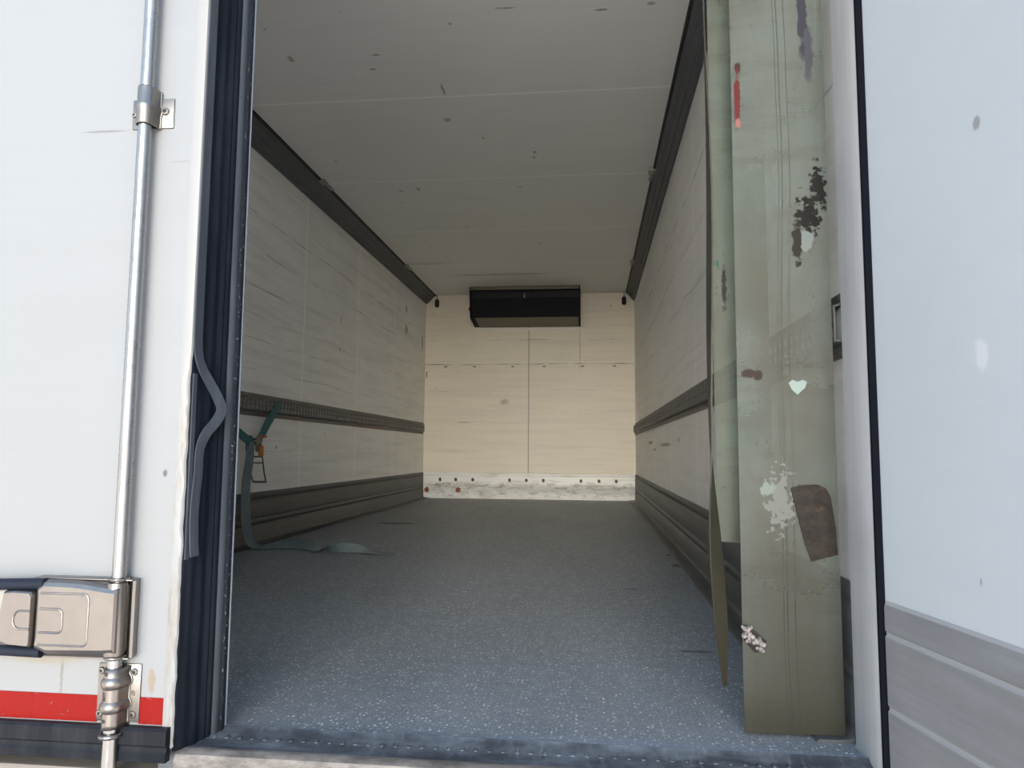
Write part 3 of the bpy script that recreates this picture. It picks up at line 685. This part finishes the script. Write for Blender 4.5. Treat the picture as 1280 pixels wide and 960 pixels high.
for i in range(22): gl.box(EX0+.05+i*.0545, EX0+.053+i*.0545, 8.028, 8.040, 2.272, 2.390)
gl.build('outlet_grille', M_evap, ev)
MB().cyl((-.735, 7.955, 2.262), (-.735, 7.955, 2.31), .006, 10).build('latch', M_clip, ev)
MB().box(-1.335, -.075, YB-.016, YB-.001, 1.966, 1.990, .002).build('mounting_strip', M_white, ev)
MB().lathe((EX0-.001, 8.10, 2.17), (-1, 0, 0), [(.020, 0), (.024, .008), (.024, .022), (.016, .032)], 16).build('red_knob', M_redk, ev)

# ================================================================== plastic strips
def strip(x0, x1, y, z0, mat, label, wav=.006, ph=0.0, cutb=None, lean=0.0, th=.003):
    mb = MB(); nz, nx = 90, 10; zt = 2.36
    vf, vb = [], []
    for i in range(nz+1):
        z = z0 + (zt-z0)*i/nz; rf, rb = [], []
        for j in range(nx+1):
            u = j/nx; x = x0 + (x1-x0)*u + lean*(1-(z/2.36))
            yy = y + wav*math.sin(z*3.1+ph+u*1.7) - .002
            zz_ = z
            if i == 0 and cutb: zz_ = z + cutb(u)
            rf.append(mb.bm.verts.new((x, yy-th/2, zz_))); rb.append(mb.bm.verts.new((x, yy+th/2, zz_)))
        vf.append(rf); vb.append(rb)
    for i in range(nz):
        for j in range(nx):
            mb.bm.faces.new((vf[i][j], vf[i][j+1], vf[i+1][j+1], vf[i+1][j])); mb.bm.faces.new((vb[i][j+1], vb[i][j], vb[i+1][j], vb[i+1][j+1]))
        mb.bm.faces.new((vf[i][0], vf[i+1][0], vb[i+1][0], vb[i][0])); mb.bm.faces.new((vf[i][nx], vb[i][nx], vb[i+1][nx], vf[i+1][nx]))
    for j in range(nx):
        mb.bm.faces.new((vf[0][j], vb[0][j], vb[0][j+1], vf[0][j+1])); mb.bm.faces.new((vf[nz][j], vf[nz][j+1], vb[nz][j+1], vb[nz][j]))
    o = mb.build('curtain_strip', mat, smooth=50); return tag(o, label, 'plastic strip', 'plastic curtain strips hanging in the doorway')
sA = strip(.296, .484, 1.505, .006, M_pvc, 'wide dirty grey plastic strip reaching the floor, with a brown patch', .001, .5, lambda u: .003*u)
sB = strip(.260, .376, 1.566, .360, M_pvc2, 'greenish plastic strip cut short, mostly behind the wide strip', .004, 2.0, lambda u: .004-.006*u)
# the edge-on strip: twisted, narrow at the bottom
mb = MB(); pts = []
for i in range(61):
    z = 2.36 - (2.36-.085)*i/60
    x = .2485 + .0025*math.sin(z*7) + (.020*max(0, (.45-z)/.45)**1.3)
    a = math.radians(86 - 6*math.sin(z*5) - 42*max(0, min(1, (.55-z)/.35))); 
    pts.append(((x, 1.526+.004*math.sin(z*4), z), (math.cos(a)*1.0, math.sin(a), 0)))
rows = []
for i, (p, w) in enumerate(pts):
    p = Vector(p); w = Vector(w).normalized(); z = p.z
    wd = .060 if z > .5 else .060 - .050*((.5-z)/.42)**2
    a = w; nn = Vector((-a.y, a.x, 0))
    rows.append([mb.bm.verts.new(p + a*sa*wd/2 + nn*sb*.0016) for sa, sb in ((-1, -1), (1, -1), (1, 1), (-1, 1))])
for a, b in zip(rows, rows[1:]):
    for k_ in range(4): mb.bm.faces.new((a[k_], a[(k_+1) % 4], b[(k_+1) % 4], b[k_]))
mb.bm.faces.new(rows[0]); mb.bm.faces.new(rows[-1])
tag(mb.build('curtain_strip', M_pvc3), 'narrow brownish plastic strip hanging edge-on beside the greenish strip', 'plastic strip', 'plastic curtain strips hanging in the doorway')
cr = MB().box(-1.90, .48, 1.500, 1.590, 2.350, ZC-.001, .003).build('curtain_rail', M_track)
tag(cr, 'dark rail under the ceiling from which the plastic strips hang', 'curtain rail')
# things stuck on the wide strip (its parts)
def patch(name, outline, y, mat, parent, bulge=.0015, label=None):
    mb = MB(); cx = sum(p[0] for p in outline)/len(outline); cz = sum(p[1] for p in outline)/len(outline)
    a = [mb.bm.verts.new((x, y+.0012, z)) for x, z in outline]; b = [mb.bm.verts.new((x, y-bulge, z)) for x, z in outline]
    n_ = len(outline)
    for i in range(n_): mb.bm.faces.new((a[i], a[(i+1) % n_], b[(i+1) % n_], b[i]))
    mb.bm.faces.new(b); mb.bm.faces.new(a)
    o = mb.build(name, mat, parent)
    if label: o['label'] = label
    return o
patch('brown_patch', [(.395, .478), (.412, .484), (.445, .486), (.462, .478), (.470, .462), (.478, .40), (.480, .350), (.430, .336), (.418, .372)], 1.500, M_tape, sA, .002, 'brown taped patch')
patch('peeled_film', [(.396, .688), (.404, .694), (.413, .690), (.424, .694), (.432, .690), (.428, .678), (.413, .664), (.402, .674)], 1.500, M_peel, sA, .001, 'pale shield-shaped peeled spot')
mb = MB(); rnd = random.Random(3)
for i in range(44):
    t_ = rnd.random(); c_ = (.302 + .026*t_ + rnd.uniform(-.008, .008), 1.495 + rnd.uniform(-.003, .003), .199 - .030*t_ + rnd.uniform(-.010, .010))
    r_ = rnd.uniform(.003, .0058)
    mb.lathe(c_, (rnd.uniform(-1, 1), -1, rnd.uniform(-1, 1)), [(r_*.2, -r_), (r_*.8, -r_*.6), (r_, 0), (r_*.8, r_*.6), (r_*.2, r_)], 8)
mb.build('foam_plug', M_foam, sA)['label'] = 'whitish foam plug stuffed in a hole'
patch('dark_hole', [(.292, .212), (.305, .210), (.322, .198), (.342, .180), (.330, .160), (.318, .158), (.300, .178)], 1.500, M_tape, sA, .0005)

# ================================================================== ratchet strap
rs = thing('ratchet_strap', (-1.90, 3.87, .40), 'teal ratchet strap hooked in the left cargo track, tail trailing on the floor', 'ratchet strap')
WA = (.06, .56, -.83)
A = smooth_path([((-1.9235, 4.325, .835), WA), ((-1.920, 4.27, .800), WA), ((-1.908, 4.14, .715), WA), ((-1.893, 4.04, .650), WA), ((-1.882, 3.95, .590), WA)], 6)
MB().ribbon(A, .050, .0035).build('webbing', M_web, rs)
MB().ribbon([(p, w) for p, w in A[9:20]], .060, .0050).build('sewn_loop', M_web, rs)['label'] = 'darker doubled webbing'
WB = (.04, .5, .86)
Bp = smooth_path([((-1.885, 3.90, .575), WB), ((-1.900, 3.70, .66), WB), ((-1.916, 3.45, .80), WB), ((-1.922, 3.40, .825), WB)], 5)
MB().ribbon(Bp, .050, .0035).build('webbing', M_web, rs)
tail = smooth_path([((-1.885, 3.865, .590), (.5, .85, 0)), ((-1.880, 3.855, .50), (.5, .85, 0)), ((-1.885, 3.835, .36), (.65, .75, 0)), ((-1.878, 3.830, .20), (.75, .65, 0)), ((-1.868, 3.835, .10), (.8, .55, .1)), ((-1.845, 3.84, .035), (.45, .85, .2)), ((-1.79, 3.855, .012), (.1, 1, .15)),
    ((-1.72, 3.88, .020), (0, .9, .5)), ((-1.66, 3.89, .032), (0, .2, 1)), ((-1.58, 3.87, .033), (0, -.1, 1)), ((-1.51, 3.84, .030), (.1, .3, 1)), ((-1.45, 3.81, .018), (.2, .9, .4)),
    ((-1.38, 3.79, .022), (.1, .7, -.7)), ((-1.31, 3.78, .032), (.05, -.1, -1)), ((-1.23, 3.79, .026), (0, -.7, -.8)), ((-1.15, 3.79, .012), (.1, -1, -.1)), ((-1.03, 3.76, .005), (.15, -1, 0))], 8)
MB().ribbon(tail, .050, .0025).build('tail', M_web2, rs)['label'] = 'faded grey-teal webbing tail'
rt = MB()
for dx in (-.028, .028):
    rt.prof_x([(3.93, .625), (3.955, .600), (3.930, .560), (3.900, .530), (3.872, .540), (3.872, .600), (3.890, .625)], -1.885+dx-.002, -1.885+dx+.002)
rt.cyl((-1.916, 3.905, .580), (-1.854, 3.905, .580), .013, 16); rt.cyl((-1.916, 3.94, .605), (-1.854, 3.94, .605), .006, 12)
rt = rt.build('ratchet', M_ratch, rs)
hd = MB()
for dx in (-.034, .034):
    hd.tube([(-1.885+dx, 3.925, .575), (-1.885+dx*1.05, 3.945, .50), (-1.885+dx*1.2, 3.962, .42), (-1.880+dx*1.15, 3.985, .362)], .0045, 8)
hd.cyl((-1.918, 3.985, .362), (-1.838, 3.985, .362), .006, 10); hd.cyl((-1.92, 3.950, .47), (-1.85, 3.950, .47), .004, 8); hd.cyl((-1.92, 3.940, .505), (-1.85, 3.940, .505), .004, 8)
hd.build('release_handle', M_ratch, rt)
MB().box(-1.862, -1.842, 3.915, 3.950, .508, .568, .005).build('wheel_guard', M_rust, rt)['label'] = 'orange rusted ratchet cheek'
MB().box(-1.870, -1.846, 3.955, 3.990, .612, .628, .004).build('pawl', M_rust, rt)
